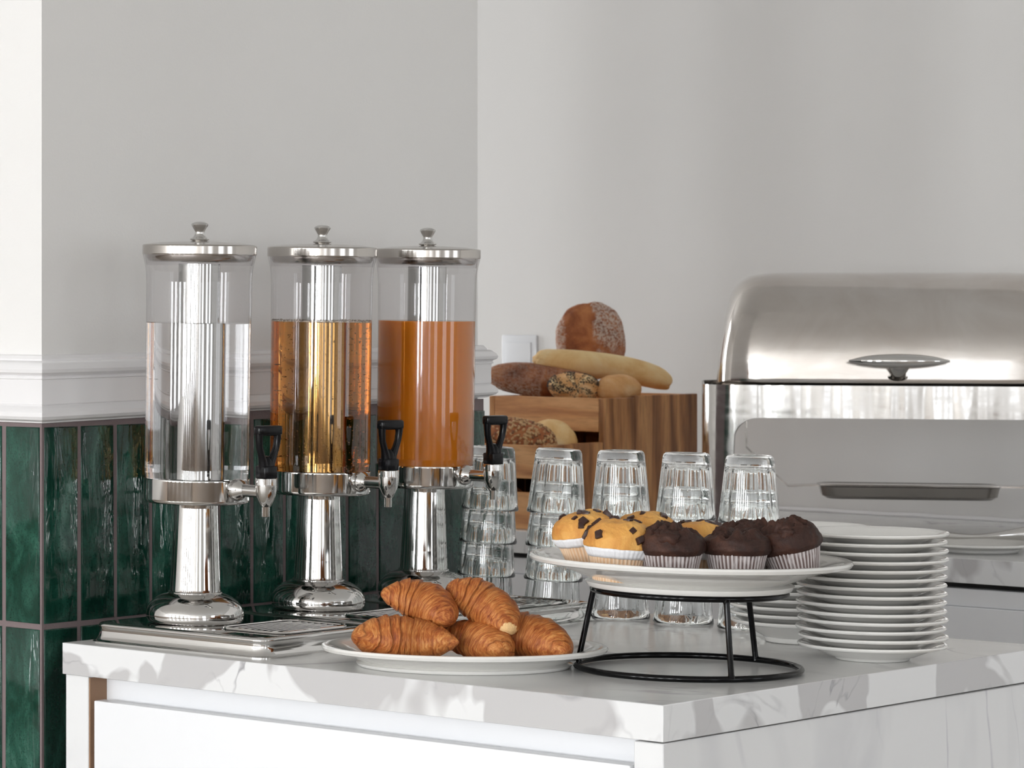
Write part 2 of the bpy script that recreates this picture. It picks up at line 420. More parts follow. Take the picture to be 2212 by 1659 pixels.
# dado rail
prof = [(0, 0), (0, .004), (.012, .0065), (.06, .0095), (.085, .0095), (.10, .014), (.125, .0165), (.16, .0195), (.21, .0215), (.26, .0205), (.29, .0165), (.31, .0150), (.325, .0165), (.35, .0165), (.36, .0145),
        (.54, .0140), (.72, .0143), (.735, .0130), (.755, .0143), (.79, .0185), (.84, .0212), (.90, .0215), (.945, .0190), (.975, .0125), (.99, .012), (1, .0095), (1, 0)]
def rail():
    bm = bmesh.new(); wx, wy0, wy1 = XW-.008, YN+.008, YF-.008
    zt = (.3620, .3660); zb = (.2745, .2890)
    path = [(-2.2, wy0, 0, -1, 0), (wx, wy0, 1, -1, 0), (wx, wy0+(wy1-wy0)*.5, 1, 0, .5), (wx, wy1, 1, 1, 1), (-2.2, wy1, 0, 1, 1)]
    rings = []
    for x, y, nx, ny, t in path:
        a, b = zt[0]+(zt[1]-zt[0])*t, zb[0]+(zb[1]-zb[0])*t
        rings.append([bm.verts.new((x+nx*d, y+ny*d, ZC+a+(b-a)*q)) for q, d in prof])
    for P, Q in zip(rings, rings[1:]):
        for i in range(len(prof)-1): bm.faces.new((P[i], P[i+1], Q[i+1], Q[i]))
    return fixn(bm)
struct(ob('trim_1', rail(), M_trim, sharp=28))

# ================================================================== COUNTERS
CX0, CD = -.883, .861
def counter_top(label, x0, x1, y0, y1, th=.0395):
    t = thing('worktop', label, 'worktop', (x0, y0, ZC))
    L, W = x1-x0, y1-y0
    ob('slab', bx(.001, L-.001, .001, W-.001, -th, 0, bev=.0006), M_mtop, t)
    ob('edge_band', bx(0, L, 0, .0012, -th, -.0002, bev=.0004), M_medge, t)
    ob('edge_band', bx(L-.0012, L, .0013, W, -th, -.0002, bev=.0004), M_medge, t)
    return t
counter_top('white marble-look worktop with grey veins carrying the drink dispensers and croissants', CX0, 0, 0, CD)
cab = thing('cabinet', 'white drawer cabinet with marble-look end panels under the croissants and dispensers', 'cabinet', (CX0, 0, 0))
ht = ZC-.0420
ob('side_panel', bx(.0, .039, .006, CD-.01, 0, ht+.002, bev=.001), M_mside, cab)
ob('side_panel', bx(-CX0-.041, -CX0-.004, .006, CD-.01, 0, ht, bev=.001), M_mside, cab)
ob('frame_strip', bx(.0391, .0410, .0075, .06, 0, ht), M_mdf, cab)['label'] = 'bare brown board edge beside the drawer front'
ob('drawer_front', bx(.0505, -CX0-.0445, .004, .024, .12, ZC-.0690, bev=.0016, seg=2), M_white, cab)
ob('grip_channel', bx(.0412, -CX0-.0412, .038, .044, .12, ht), M_white, cab)
ob('back_panel', bx(.039, -CX0-.041, CD-.03, CD-.015, 0, ht), M_white, cab)
ob('plinth', bx(.039, -CX0-.041, .05, .06, 0, .12), M_dark, cab)
BY0 = 2.058
counter_top('marble-look worktop along the back wall under the bread crate and chafing dish', -3.2, 1.9, BY0, RY1-.004, .041)
bc = thing('cabinet', 'white handleless base cabinet under the worktop along the back wall', 'cabinet', (-3.2, BY0, 0))
ob('carcass', bx(0, 5.1, .035, .85, .1, ZC-.041), M_white, bc)
ob('gap_shade_strip', bx(0, 5.1, .030, .036, ZC-.051, ZC-.0412), M_dark, bc)  # near-black strip, the shade under the slab is put into its colour
for i in range(4):
    x0 = i*1.275+.002
    ob('grip_channel', bx(x0, x0+1.27, .012, .031, ZC-.081, ZC-.0515, bev=.001), M_white, bc)
    ob('drawer_front', bx(x0, x0+1.27, .006, .030, ZC-.45, ZC-.0815, bev=.001), M_white, bc)
    ob('drawer_front', bx(x0, x0+1.27, .006, .030, .12, ZC-.453, bev=.001), M_white, bc)
# sealant bead where worktop meets wall
bm = bmesh.new(); pts = [(-3.1+i*.05, RY1-.006, ZC+.003+.0022*noise.noise(Vector((i*.7, 0, 0)))) for i in range(100)]
tube(bm, pts, .006, 6); struct(ob('trim_2', bm, M_trim))
# socket on back wall
so = thing('wall_socket', 'white square double-framed socket on the back wall behind the rye loaf', 'socket', (-2.298, RY1, ZC+.310))
sb = bx(-.046, .046, -.008, 0, -.046, .046, bev=.003, seg=2); ob('cover_frame', sb, M_socket, so)
sb = bx(-.034, .034, -.0125, -.006, -.034, .030, bev=.002, seg=2); ob('insert_plate', sb, M_socket, so)
sb = bx(-.034, .034, -.0135, -.011, -.046, -.0345, bev=.001); ob('lower_plate', sb, M_socket, so)

# ================================================================== DISPENSERS AND TRAYS
def rrect(hx, hy, r, n=8):
    out = []
    for cx, cy_, a0 in ((hx-r, hy-r, 0), (-hx+r, hy-r, pi/2), (-hx+r, -hy+r, pi), (hx-r, -hy+r, 3*pi/2)):
        for i in range(n+1):
            a = a0+pi/2*i/n; out.append((cx+r*cos(a), cy_+r*sin(a)))
    return out
def loft(bm, layers, cap0=True, cap1=True):
    """layers: [(list of xy, z)]"""
    rings = [[bm.verts.new((x, y, z)) for x, y in pts] for pts, z in layers]
    for P, Q in zip(rings, rings[1:]):
        n = len(P)
        for i in range(n): bm.faces.new((P[i], P[(i+1) % n], Q[(i+1) % n], Q[i]))
    if cap0: bm.faces.new(list(reversed(rings[0])))
    if cap1: bm.faces.new(rings[-1])
    return bm
TX0, TX1, TH = -.8740, -.578, .0250
def tray_mesh(hx, hy):
    bm = bmesh.new()
    L = [((hx, hy, .023), 0), ((hx, hy, .023), .0012), ((hx-.003, hy-.003, .022), .0022), ((hx-.0046, hy-.0046, .021), .0042), ((hx-.0060, hy-.0060, .021), .0080), ((hx-.0070, hy-.0070, .020), .0125),
         ((hx-.0072, hy-.0072, .020), .0165), ((hx-.0066, hy-.0066, .020), .0192), ((hx-.0062, hy-.0062, .020), .0208), ((hx-.0070, hy-.0070, .020), .0228), ((hx-.0090, hy-.0090, .019), .0243), ((hx-.0120, hy-.0120, .018), TH)]
    loft(bm, [(rrect(*a), z) for a, z in L]); return fixn(bm)
def make_tray(label, yc):
    hx, hy = (TX1-TX0)/2, .1155
    t = thing('drip_tray', label, 'tray', ((TX0+TX1)/2, yc, ZC), group='steel trays under the drink dispensers')
    ob('tray_body', tray_mesh(hx, hy), M_chrome, t, sharp=60)
    gx, gy = .083, .0
    bm = loft(bmesh.new(), [(rrect(.050, .068, .018), TH+.0002), (rrect(.050, .068, .018), TH+.0012)]); g = ob('grill_recess_shade', bm, M_dark, t, loc=(gx, gy, 0))  # near-black sheet stands in for the dark recess and its reflections
    bm = bmesh.new(); tube(bm, [(x, y, TH+.0022) for x, y in rrect(.050, .068, .018)], .0019, 8, closed=True); ob('grill_rim', bm, M_chrome, t, loc=(gx, gy, 0))
    for i in range(8):
        bm = bmesh.new(); x = -.036+.0103*i; e = .062 if abs(x) < .030 else .057
        tube(bm, [(x, -e, TH+.0016), (x, -e*.5, TH+.0022), (x, e*.5, TH+.0022), (x, e, TH+.0016)], .0009, 6); ob('grill_bar', bm, M_chrome, t, loc=(gx, gy, 0))
    return t
make_tray('shiny steel drip tray under the clear water dispenser at the counter front', .1475)
make_tray('shiny steel drip tray under the amber juice dispenser, middle of three', .3865)
make_tray('shiny steel drip tray under the cloudy orange juice dispenser', .6210)

def ring_noise(seed): random.seed(seed)
def make_dispenser(label, x, y, liq, liqlabel, seed, lean):
    z0 = TH
    t = thing('juice_dispenser', label, 'drink dispenser', (x, y, ZC+z0), (0, radians(lean), 0), 'tall drink dispensers in a row')
    P = lambda *a: [(r, z-z0) for r, z in a]
    # foot and column
    foot = P((0, .0255), (.0570, .0255), (.0603, .0270), (.0618, .0310), (.0622, .0356), (.0613, .0410), (.0583, .0472), (.0530, .0528), (.0468, .0572), (.0410, .0598), (.0365, .0612), (.0342, .0622),
             (.0345, .0630), (.0340, .0639), (.0324, .0644))
    ob('foot', lathe(foot, 96), M_chrome, t, sharp=60)
    colm = P((.0324, .0638), (.0323, .0670), (.0310, .0900), (.0292, .1300), (.0275, .1700), (.0275, .1785))
    ob('column', lathe(colm, 80), M_chrome, t)
    # collar: open ring with floor
    collar = P((0, .1765), (.0600, .1765), (.0650, .1768), (.0668, .1785), (.0671, .1810), (.0671, .2062), (.0668, .2072), (.0655, .2072), (.0655, .1830), (0, .1830))
    ob('collar', lathe(collar, 96), M_chrome, t)
    # acrylic container (thin wall) with flared lip
    cont = P((.0, .1836), (.0640, .1838), (.0645, .186), (.0648, .207), (.0660, .216), (.0662, .40), (.0666, .455), (.0672, .468), (.0688, .478), (.0703, .484), (.0712, .4885), (.0712, .4910), (.0690, .4905), (.0680, .484), (.0668, .476))
    ob('container', lathe(cont, 96), M_thin, t, sharp=0)
    # drink
    zl = .4040
    dr = P((0, .1850), (.0630, .1850), (.0639, .1865), (.0643, .207), (.0655, .216), (.0657, zl-.0006), (.0655, zl), (0, zl))
    d = ob('drink', lathe(dr, 96), liq, t, sharp=50); d['label'] = liqlabel
    # ice tube
    tb = P((0, .190), (.0245, .190), (.0262, .193), (.0262, .478), (0, .478))
    ob('ice_tube', lathe(tb, 64), M_tube, t)
    # lid with inner skirt and knob
    lid = P((0, .4800), (.0600, .4800), (.0645, .4815), (.0665, .4850), (.0668, .4892), (.0716, .4892), (.0720, .4900), (.0720, .5003), (.0716, .5013), (.0704, .5020), (.050, .5046), (.020, .5062), (0, .5066))
    ld = ob('lid', lathe(lid, 96), M_steel, t)
    kn = P((0, .5060), (.0090, .5062), (.0095, .5070), (.0115, .5078), (.0122, .5088), (.0118, .5098), (.0092, .5110), (.0070, .5135), (.0060, .5165), (.0063, .5190), (.0083, .5225), (.0103, .5258), (.0108, .5275), (.0100, .5290),
           (.0060, .5308), (0, .5315))
    ob('knob', lathe(kn, 48), M_chrome, ld)
    # tap on the +x side
    tp = ob('tap_body', lathe([(0, .1655-z0), (.0049, .1655-z0), (.0050, .1775-z0), (.0062, .1785-z0), (.0095, .1850-z0), (.0120, .1910-z0), (.0133, .1985-z0), (.0137, .2040-z0), (.0134, .2043-z0), (.0134, .2049-z0), (.0137, .2052-z0), (.0136, .2125-z0), (.0128, .2132-z0), (0, .2132-z0)], 48), M_chrome, t, loc=(.114, 0, 0))
    Mx = Matrix.Rotation(pi/2, 4, 'Y')
    sp = lathe([(0, .060), (.0115, .060), (.0135, .064), (.0142, .069), (.0125, .0735), (.0095, .0770), (.0078, .0800), (.0076, .110), (0, .110)], 40, M=Mx)
    ob('spout_pipe', fixn(sp), M_chrome, tp, loc=(-.114, 0, .1960-z0))
    hb = bx(-.0095, .0095, -.0105, .0105, .2128-z0, .2285-z0, bev=.002, seg=2)
    zz = .2275-z0
    for s in (-1, 1):
        tube(hb, [(0, s*.0040, zz-.003), (.001, s*.0062, zz+.006), (.002, s*.0098, zz+.014), (.0025, s*.0136, zz+.024), (.003, s*.0152, zz+.035), (.003, s*.0150, zz+.046)], .004, 12, rs=[.0068, .0054, .0042, .0040, .0043, .0052], flat=1.2)
    box(hb, -.0035, .0090, -.0197, .0197, zz+.0385, zz+.0510, bev=.0032, seg=3)
    tube(hb, [(0, 0, zz-.004), (.0005, 0, zz+.008), (.001, 0, zz+.013)], .006, 12, rs=[.0088, .0070, .003])
    h = ob('tap_handle', hb, M_black, tp, rot=(0, 0, radians(-8))); h['label'] = 'black loop handle'
    # little bubbles clinging inside
    rnd = random.Random(seed)
    nb = {1: 90, 2: 1700, 3: 0}[seed]
    if nb:
        bm = bmesh.new()
        for i in range(nb):
            if seed == 2:
                a = rnd.uniform(0, 2*pi); u = rnd.random()
                zb = .187+.21*u*u if rnd.random() < .75 else rnd.uniform(.19, .40)
                rr = .0638 if zb < .21 else .0650
                s_ = rnd.uniform(.0005, .0012)
            else:
                a = rnd.uniform(0, 2*pi); zb = rnd.uniform(.19, .38); rr = rnd.choice((.0650, .045)); s_ = rnd.uniform(.00025, .0005)
                if zb < .21: rr = min(rr, .0638)
            m4 = Matrix.Translation((cos(a)*(rr-s_), sin(a)*(rr-s_), zb-z0))@Matrix.Scale(s_, 4)
            bmesh.ops.create_icosphere(bm, subdivisions=1, radius=1, matrix=m4)
        o = ob('bubbles', bm, M_bubble, t, sharp=0); o['kind'] = 'stuff'
    if seed == 2:
        bm = bmesh.new()
        for i in range(700):
            a = rnd.uniform(0, 2*pi); rr = .0652-abs(rnd.gauss(0, .0035)) if rnd.random() < .75 else rnd.uniform(.028, .064)
            s_ = rnd.uniform(.0006, .0015)
            bmesh.ops.create_icosphere(bm, subdivisions=1, radius=1, matrix=Matrix.Translation((cos(a)*(rr-s_*.4), sin(a)*(rr-s_*.4), .4042-z0+rnd.uniform(-.0003, .0012)))@Matrix.Scale(s_, 4))
        o = ob('foam', bm, M_foam, t, sharp=0); o['kind'] = 'stuff'
    return t
make_dispenser('tall chrome dispenser filled with clear water, nearest to the counter front', -.7755, .130, M_water, 'clear still water', 1, .95)
make_dispenser('tall chrome dispenser filled with fizzy golden amber juice, middle one', -.786, .388, M_amber, 'golden amber fizzy juice', 2, .85)
make_dispenser('tall chrome dispenser filled with opaque orange juice, behind the croissants', -.789, .619, M_orange, 'opaque orange juice', 3, .85)

# ================================================================== GLASS TUMBLERS
GH, GR0, GR1, GS = .0886, .0308, .0398, .0462
def tumbler_mesh():
    """upside-down tumbler: closed base up; outside smooth, inside fluted"""
    def outer(z): return GR1+(GR0-GR1)*(z/GH)**1.0
    out = [(GR1-.0006, 0), (GR1, .0008), (GR1+.0002, .0035), (GR1-.0010, .0075), (outer(.02), .02), (outer(.045), .045), (outer(.07), .07), (outer(.082), .082), (GR0-.0006, .0862), (GR0-.0035, GH), (GR0-.009, GH), (GR0-.013, GH-.0016), (0, GH-.0016)]
    inn = [(0, .0730), (.022, .0730), (.0255, .0722), (.0272, .0700), (.0280, .066), (.0318, .035), (.0345, .012), (.0372, .002), (.0385, .0)]
    prof = list(out[::-1])+list(inn[::-1])
    prof = prof[:]
    n = 120
    def rfn(r, z, a, i):
        inner = i >= len(out)
        if inner and .010 < z < .0715 and r > .02:
            k = min(1, (z-.010)/.012)*min(1, (.0718-z)/.003)
            return r+k*.0022*(abs(cos(5*a))**.6-.55)
        return r
    # finer inner wall for flute ends
    inn2 = [(.0385, 0), (.0372, .0018), (.0352, .008), (.0343, .012), (.0335, .018), (.0328, .024), (.0312, .040), (.0297, .054), (.0287, .062), (.0282, .066), (.0276, .0695), (.0262, .0722), (.0235, .0732), (0, .0735)]
    prof = list(out[::-1])+inn2
    bm = lathe(prof, n, rfn=rfn); fixn(bm)
    me = bpy.data.meshes.new('drinking_glass'); bm.to_mesh(me); bm.free(); finish(me, 55); me.materials.append(M_glass); return me
TM = tumbler_mesh()
ORD = {0: 'topmost', 1: 'second from top', 2: 'third from top', 3: 'bottommost'}
stacks = [((-.784, .752), 2.8, 'in the stack right behind the orange juice dispenser', 4),
          ((-.6747, .7566), 2.6, 'in the stack behind the last drip tray', 4),
          ((-.5776, .7777), .3, 'in the stack behind the pale muffins', 4),
          ((-.4795, .7794), 1.2, 'in the stack behind the platter middle', 4),
          ((-.3795, .7774), .6, 'in the stack nearest to the plates', 4)]
for si, ((x, y), lean, where, n) in enumerate(stacks):
    ax = Matrix.Rotation(radians(lean), 4, D2)
    for k in range(n):
        h = k*GS
        off = ax@Vector((0, 0, h))
        rz = random.uniform(0, 6.28) if k < 0 else .3*si+.12*k
        o = ob('drinking_glass', TM, loc=(x+off.x, y+off.y, ZC+off.z+.0006))
        o.matrix_world = Matrix.Translation((x+off.x, y+off.y, ZC+off.z+.0008))@ax@Matrix.Rotation(rz, 4, 'Z')
        tag(o, 'upturned clear glass tumbler, %s %s' % (ORD[n-1-k], where), 'glass', 'upturned tumblers in stacks')

# ================================================================== PLATES
def plate_prof(R, F, H, well=None, t=.0034, fz=.0045, k=1.0):
    """full plate cross-section: foot ring, underside, lip, rim, well"""
    W = well or R*.62
    return [(0, fz*.55), (F-.006, fz*.55), (F-.0045, 0), (F-.001, 0), (F+.0008, .0010), (F+.003, fz*.85), (W+.001, fz+.0008), (W+(R-W)*.35, fz+(H-fz)*.36), (W+(R-W)*.72, fz+(H-fz)*.72), (R-.0045*k, H-.0042*k), (R-.0012*k, H-.0032*k), (R, H-.0012*k), (R-.0008*k, H+.0004), (R-.0028*k, H+.0008),
            (R-.0060*k, H-.0002), (W+(R-W)*.70, fz+(H-fz)*.74+t*.75), (W+(R-W)*.30, fz+(H-fz)*.36+t*.7), (W-.001, fz+t*.75), (W-.008, fz*.5+t), (0, fz*.5+t)]
PM = None
def plate_mesh():
    bm = lathe(plate_prof(.0875, .0428, .0195, .052), 96); fixn(bm)
    me = bpy.data.meshes.new('plate'); bm.to_mesh(me); bm.free(); finish(me, 45); me.materials.append(M_china); return me
PM = plate_mesh()
words = ['bottommost', 'second from the bottom', 'third from the bottom', 'fourth from the bottom', 'fifth from the bottom', 'sixth from the bottom', 'seventh from the bottom', 'seventh from the top', 'sixth from the top', 'fifth from the top', 'fourth from the top', 'third from the top', 'second from the top', 'topmost']
rp = random.Random(5)
for k in range(14):
    o = ob('plate', PM, loc=(-.0785+rp.uniform(-.0016, .0016), .5652+rp.uniform(-.0016, .0016), ZC+k*.01032+.0002), rot=(0, 0, rp.uniform(0, 6)))
    tag(o, 'small white china plate, %s of the front stack near the counter edge' % words[k], 'plate', 'plates in the front stack')
w13 = words[:6]+['middle one']+words[8:]
for k in range(13):
    zz = .0002 if k == 0 else .0095+k*.0098
    if k == 0:
        bm = lathe(plate_prof(.0870, .0440, .0285, .050, fz=.008), 96); fixn(bm); o = ob('plate', bm, M_china)
        o.location = (-.2445, .6835, ZC+zz)
        tag(o, 'deep white china plate, %s of the back plate stack behind the muffin stand' % w13[k], 'plate', 'plates in the back stack')
    else:
        o = ob('plate', PM, loc=(-.2445+rp.uniform(-.0014, .0014), .6835+rp.uniform(-.0014, .0014), ZC+zz), rot=(0, 0, rp.uniform(0, 6)))
        tag(o, 'small white china plate, %s of the back stack behind the muffin stand' % w13[k], 'plate', 'plates in the back stack')

# ---- croissant platter
CP = (-.372, .150)
bm = lathe(plate_prof(.168, .124, .0245, .118, t=.0045, fz=.005, k=1.7), 128); fixn(bm)
bmesh.ops.scale(bm, vec=(1, .79, 1), verts=bm.verts)
cp = ob('serving_platter', bm, M_china, loc=(*CP, ZC+.0002), rot=(0, 0, A)); tag(cp, 'oval white china platter holding five croissants', 'platter')

# ---- wire stand and muffin platter
SC = (-.1643, .3017)
tilt = Matrix.Rotation(radians(.8), 4, D2)
st = thing('wire_stand', 'black wire plate stand with two rings and three legs holding the muffins', 'stand', (*SC, ZC))
RZ0, RZ1, RB, RT, WR = .0042, .0930, .1275, .110, .0036
def toppt(a):
    p = tilt@Vector((RT*cos(a), RT*sin(a), RZ1)); return p
bm = bmesh.new(); tube(bm, [(RB*cos(2*pi*i/96), RB*sin(2*pi*i/96), RZ0) for i in range(96)], WR+.0002, 12, closed=True); ob('base_ring', bm, M_powder, st)
bm = bmesh.new(); tube(bm, [toppt(2*pi*i/96) for i in range(96)], WR, 12, closed=True); ob('top_ring', bm, M_powder, st)
for a in (-81.5, 38.5, 158.5):
    a = radians(a)+A
    p1 = toppt(a); p1.z -= .001; p0 = Vector((RB*cos(a), RB*sin(a), RZ0))
    if a-A > 2: p1.z += .0
    bm = bmesh.new(); tube(bm, [p0, p0.lerp(p1, .06), p0.lerp(p1, .94), p1], WR, 12, rs=[.0048, .0034, .0034, .0046]); ob('leg', bm, M_powder, st)
bm = lathe(plate_prof(.184, .116, .0360, .108, t=.0055, fz=.0075, k=1.8), 128); fixn(bm)
mp = ob('serving_platter', bm, M_china); mp.matrix_world = Matrix.Translation((SC[0], SC[1], ZC))@tilt@Matrix.Translation((0, 0, RZ1+WR-.0002))
tag(mp, 'large round white china platter of muffins on the black wire stand', 'platter')

# ================================================================== MUFFINS
def muffin(label, a, b, kind, lean=0, leandir=0, seed=1, dz=0, s=1.0, domeh=.037):
    rnd = random.Random(seed)
    zb = RZ1+WR+.0100+dz
    base = place(SC, a, b, zb)
    t = thing('muffin', label, 'muffin', base, group='muffins on the raised platter')
    t.rotation_mode = 'QUATERNION'
    ax = D2 if leandir == 0 else R2
    t.rotation_quaternion = Matrix.Rotation(radians(lean), 4, ax).to_quaternion()
    CH = .0355*s; r0, r1 = .0255*s, .0335*s
    nple = 44
    hcol = .010 if kind == 'v' else 0
    def cup(u, v):
        a_ = 2*pi*v; ph = (v*nple) % 1; tri = abs(ph-.5)*2
        z = u*(CH-hcol); r = r0+(r1-r0)*(z/CH)
        r += .0015*(tri-.5)*(.35+.65*u)+.0005*fbm((cos(a_)*3, sin(a_)*3, z*60+seed), 2)
        dz_ = .0008*fbm((cos(a_)*4, sin(a_)*4, seed), 2) if u > .95 and kind == 'c' else 0
        return (r*cos(a_), r*sin(a_), z+dz_), {'pleat': max(0, 1-tri*1.15)**.6}
    me = grid(cup, 8, nple*6, attrs=('pleat',))
    b_ = bmesh.new(); b_.from_mesh(me)
    bot = [v for v in b_.verts if v.co.z < 1e-5]
    bot.sort(key=lambda v: math.atan2(v.co.y, v.co.x)); b_.faces.new(bot); b_.to_mesh(me); b_.free(); finish(me, 0)
    pc = ob('paper_case', me, M_paperv if kind == 'v' else M_paperc, t)
    if kind == 'v':
        def collar(u, v):
            a_ = 2*pi*v; ph = (v*nple) % 1; tri = abs(ph-.5)*2
            z = CH-hcol+u*(hcol+.001); r = (r0+(r1-r0)*((CH-hcol)/CH))+.0016+.0060*u+.0006*(tri-.5)+.0008*fbm((cos(a_)*2, sin(a_)*2, seed*3), 2)
            return (r*cos(a_), r*sin(a_), z+.0008*fbm((cos(a_)*3, sin(a_)*3, seed), 2)), {}
        me = grid(collar, 4, nple*6); finish(me, 0); o = ob('case_collar', me, M_paperw, pc); o['label'] = 'plain white turned-out paper collar'
        md = o.modifiers.new('s', 'SOLIDIFY'); md.thickness = .0005
    R = .0378*s
    cr = [(rnd.uniform(0, 2*pi), rnd.uniform(.2, .6)) for _ in range(3)]
    c0 = rnd.uniform(0, pi)
    def dome(u, v):
        a_ = 2*pi*v; ph = u*pi/2*1.12-.12*pi/2            # from under the bulge to the top
        x, y, z = cos(ph)*cos(a_), cos(ph)*sin(a_), sin(ph)
        if z < 0: rr = R*(1-.5*z*z*30*.02)-(-z)*.02; zz = z*.028
        else: rr = R*(max(cos(ph), 1e-4)**-.16 if cos(ph) > 0 else 1); zz = (abs(z)**.86)*domeh
        n1 = fbm((x*1.3+seed, y*1.3, z*1.3), 3); n2 = fbm((x*6+seed, y*6, z*6), 4)
        k = 1+.055*n1+.016*n2
        sc_ = 0
        px_, py_ = rr*cos(ph if z > 0 else 0)*cos(a_)*k, rr*cos(ph if z > 0 else 0)*sin(a_)*k
        pz = CH-.003+.0045+zz*k
        if kind == 'c' and z > 0:
            # burst top: deep crack with raised lumps
            q = px_*cos(c0)+py_*sin(c0)+.006*fbm((px_*60, py_*60, seed), 3)
            q2 = -px_*sin(c0)+py_*cos(c0)
            w_ = max(0, (z-.45)/.55)
            lump = noise.noise(Vector((px_*95+seed*7, py_*95, seed)))
            pz += w_*(.011*lump+.0030*fbm((px_*200, py_*200, seed), 4))
            pz -= w_*.013*exp(-(q/.0042)**2)*(1 if abs(q2) < .026*s else .2)
            pz -= .0035*w_*exp(-((q2-.008)/.003)**2)
        if kind == 'v' and z > 0:
            pz += .0018*fbm((px_*70+seed, py_*70, 1), 3)
            sc_ = max(0, min(1, (z-.35)*1.2))*.30
        return (px_, py_, pz), {'score': sc_, 'flour': 0}
    me = grid(dome, 46, 110, attrs=('score', 'flour')); finish(me, 0)
    mt = ob('muffin_top', me, M_vanilla if kind == 'v' else M_choc, t)
    if kind == 'v':
        for i in range(12):
            a_ = rnd.uniform(0, 2*pi); ph = rnd.uniform(.20, 1.45)
            p = Vector((R*cos(ph)**.84*cos(a_), R*cos(ph)**.84*sin(a_), CH+.0015+sin(ph)**.86*domeh-.0012))
            w_ = rnd.uniform(.0034, .0056)
            bm = bx(-w_, w_, -w_*.8, w_*.8, -w_*.7, w_*.7, bev=.0007)
            for v_ in bm.verts: v_.co += Vector((rnd.uniform(-1, 1), rnd.uniform(-1, 1), rnd.uniform(-1, 1)))*.0005
            q = Vector((cos(ph)*cos(a_), cos(ph)*sin(a_), sin(ph))).to_track_quat('Z', 'Y')
            bmesh.ops.transform(bm, matrix=Matrix.Translation(p)@q.to_matrix().to_4x4()@Matrix.Rotation(rnd.uniform(0, 3), 4, 'Z')@Matrix.Rotation(rnd.uniform(-.4, .4), 4, 'X'), verts=bm.verts)
            ob('chocolate_chunk', bm, M_chunk, mt)
    else:
        for i in range(5):
            a_ = c0+rnd.uniform(-.9, .9)+(pi if i % 2 else 0); ph = rnd.uniform(.75, 1.35); rr = rnd.uniform(.008, .0135)
            def lump(u, v, rr=rr, i=i):
                th, f = u*pi, 2*pi*v; d = Vector((sin(th)*cos(f), sin(th)*sin(f), cos(th)*.75))
                return tuple(d*rr*(1+.34*fbm(d*1.9+Vector((i*3+seed, 0, 0)), 4))), {}
            me = grid(lump, 14, 22, attrs=('score', 'flour')); finish(me, 0)
            ob('crumb_lump', me, M_choc, mt, loc=(R*.9*cos(ph)*cos(a_), R*.9*cos(ph)*sin(a_), CH+sin(ph)*domeh*.88-.002))
    return t
muffin('vanilla chocolate chip muffin tilted at the left end of the platter', -.110, .016, 'v', -11, 0, 3, .016, 1, .026)
muffin('vanilla chocolate chip muffin in front with a square chunk on its face', -.0915, -.040, 'v', 4, 0, 5, .001, 1.06, .033)
muffin('tallest vanilla chocolate chip muffin, behind the other two pale ones', -.0370, .052, 'v', 0, 0, 8, .003, 1.05, .033)
muffin('vanilla chocolate chip muffin partly hidden behind two dark muffins', .0230, .046, 'v', 2, 0, 11, -.004, 1.0, .031)
muffin('dark chocolate muffin next to the pale muffins, first of the dark front row', -.0340, -.060, 'c', 0, 0, 21, 0, 1.05, .028)
muffin('dark chocolate muffin in the middle of the dark front row', .0430, -.052, 'c', 0, 0, 25, 0, 1.05, .023)
muffin('dark chocolate muffin hidden behind the middle dark one', .0760, .022, 'c', 0, 0, 33, 0, 1.0, .030)
muffin('dark chocolate muffin leaning at the right end of the platter', .1180, -.034, 'c', -13, 0, 41, .005, 1.0, .032)

# ================================================================== CROISSANTS
def croissant(label, a, b, z, yaw, pitch, roll=0, L=.066, W=.030, bend=.9, seed=1, tip=0, taper=.62):
    def fn(u, v):
        t = 2*u-1; th = 2*pi*v
        at = abs(t)
        env = (1-at**2.3)**taper*(1-.10*t*(1 if seed % 2 else -1))
        ph = at*4.3+.28*sin(th+seed+(1.2 if t > 0 else 0))+.22*noise.noise(Vector((t*2.2, cos(th)*1.3, sin(th)*1.3+seed)))+.05*noise.noise(Vector((t*9, cos(th)*6, sin(th)*6+seed)))+.35
        fr = ph % 1.0
        step = (1-fr)
        r = W*env*(.93+.115*step*(1 if fr > .05 else fr/.05)*(.6+.6*abs(noise.noise(Vector((floor(ph)*3.3+seed, cos(th), sin(th)))))*1.6))
        r *= 1+.075*fbm((t*1.6+seed, cos(th)*1.0, sin(th)*1.0), 3)+.016*fbm((t*13+seed, cos(th)*4, sin(th)*4), 3)
        cx = L*t; cyb = -bend*.5*L*(t*t-.35)
        dx, dy = 1, -bend*t; l = sqrt(dx*dx+dy*dy); nx, ny = -dy/l, dx/l
        y_ = cos(th)*r; z_ = sin(th)*r*(.96 if sin(th) > 0 else .72)
        tp_ = 1.0 if (tip and t*tip > .925+.03*noise.noise(Vector((cos(th)*3, sin(th)*3, 0)))) else 0.0
        gr = exp(-(fr/.06)**2)+exp(-((1-fr)/.10)**2)
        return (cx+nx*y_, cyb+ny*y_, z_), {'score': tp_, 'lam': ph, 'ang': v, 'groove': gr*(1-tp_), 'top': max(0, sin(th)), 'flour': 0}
    me = grid(fn, 190, 72, attrs=('score', 'flour', 'groove', 'lam', 'ang', 'top')); finish(me, 0)
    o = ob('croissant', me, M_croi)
    M = Matrix.Translation(place(CP, a, b, z))@Matrix.Rotation(A, 4, 'Z')@Matrix.Rotation(radians(yaw), 4, 'Z')@Matrix.Rotation(radians(pitch), 4, 'Y')@Matrix.Rotation(radians(roll), 4, 'X')
    o.matrix_world = M
    tag(o, label, 'croissant', 'croissants piled on the platter'); return o
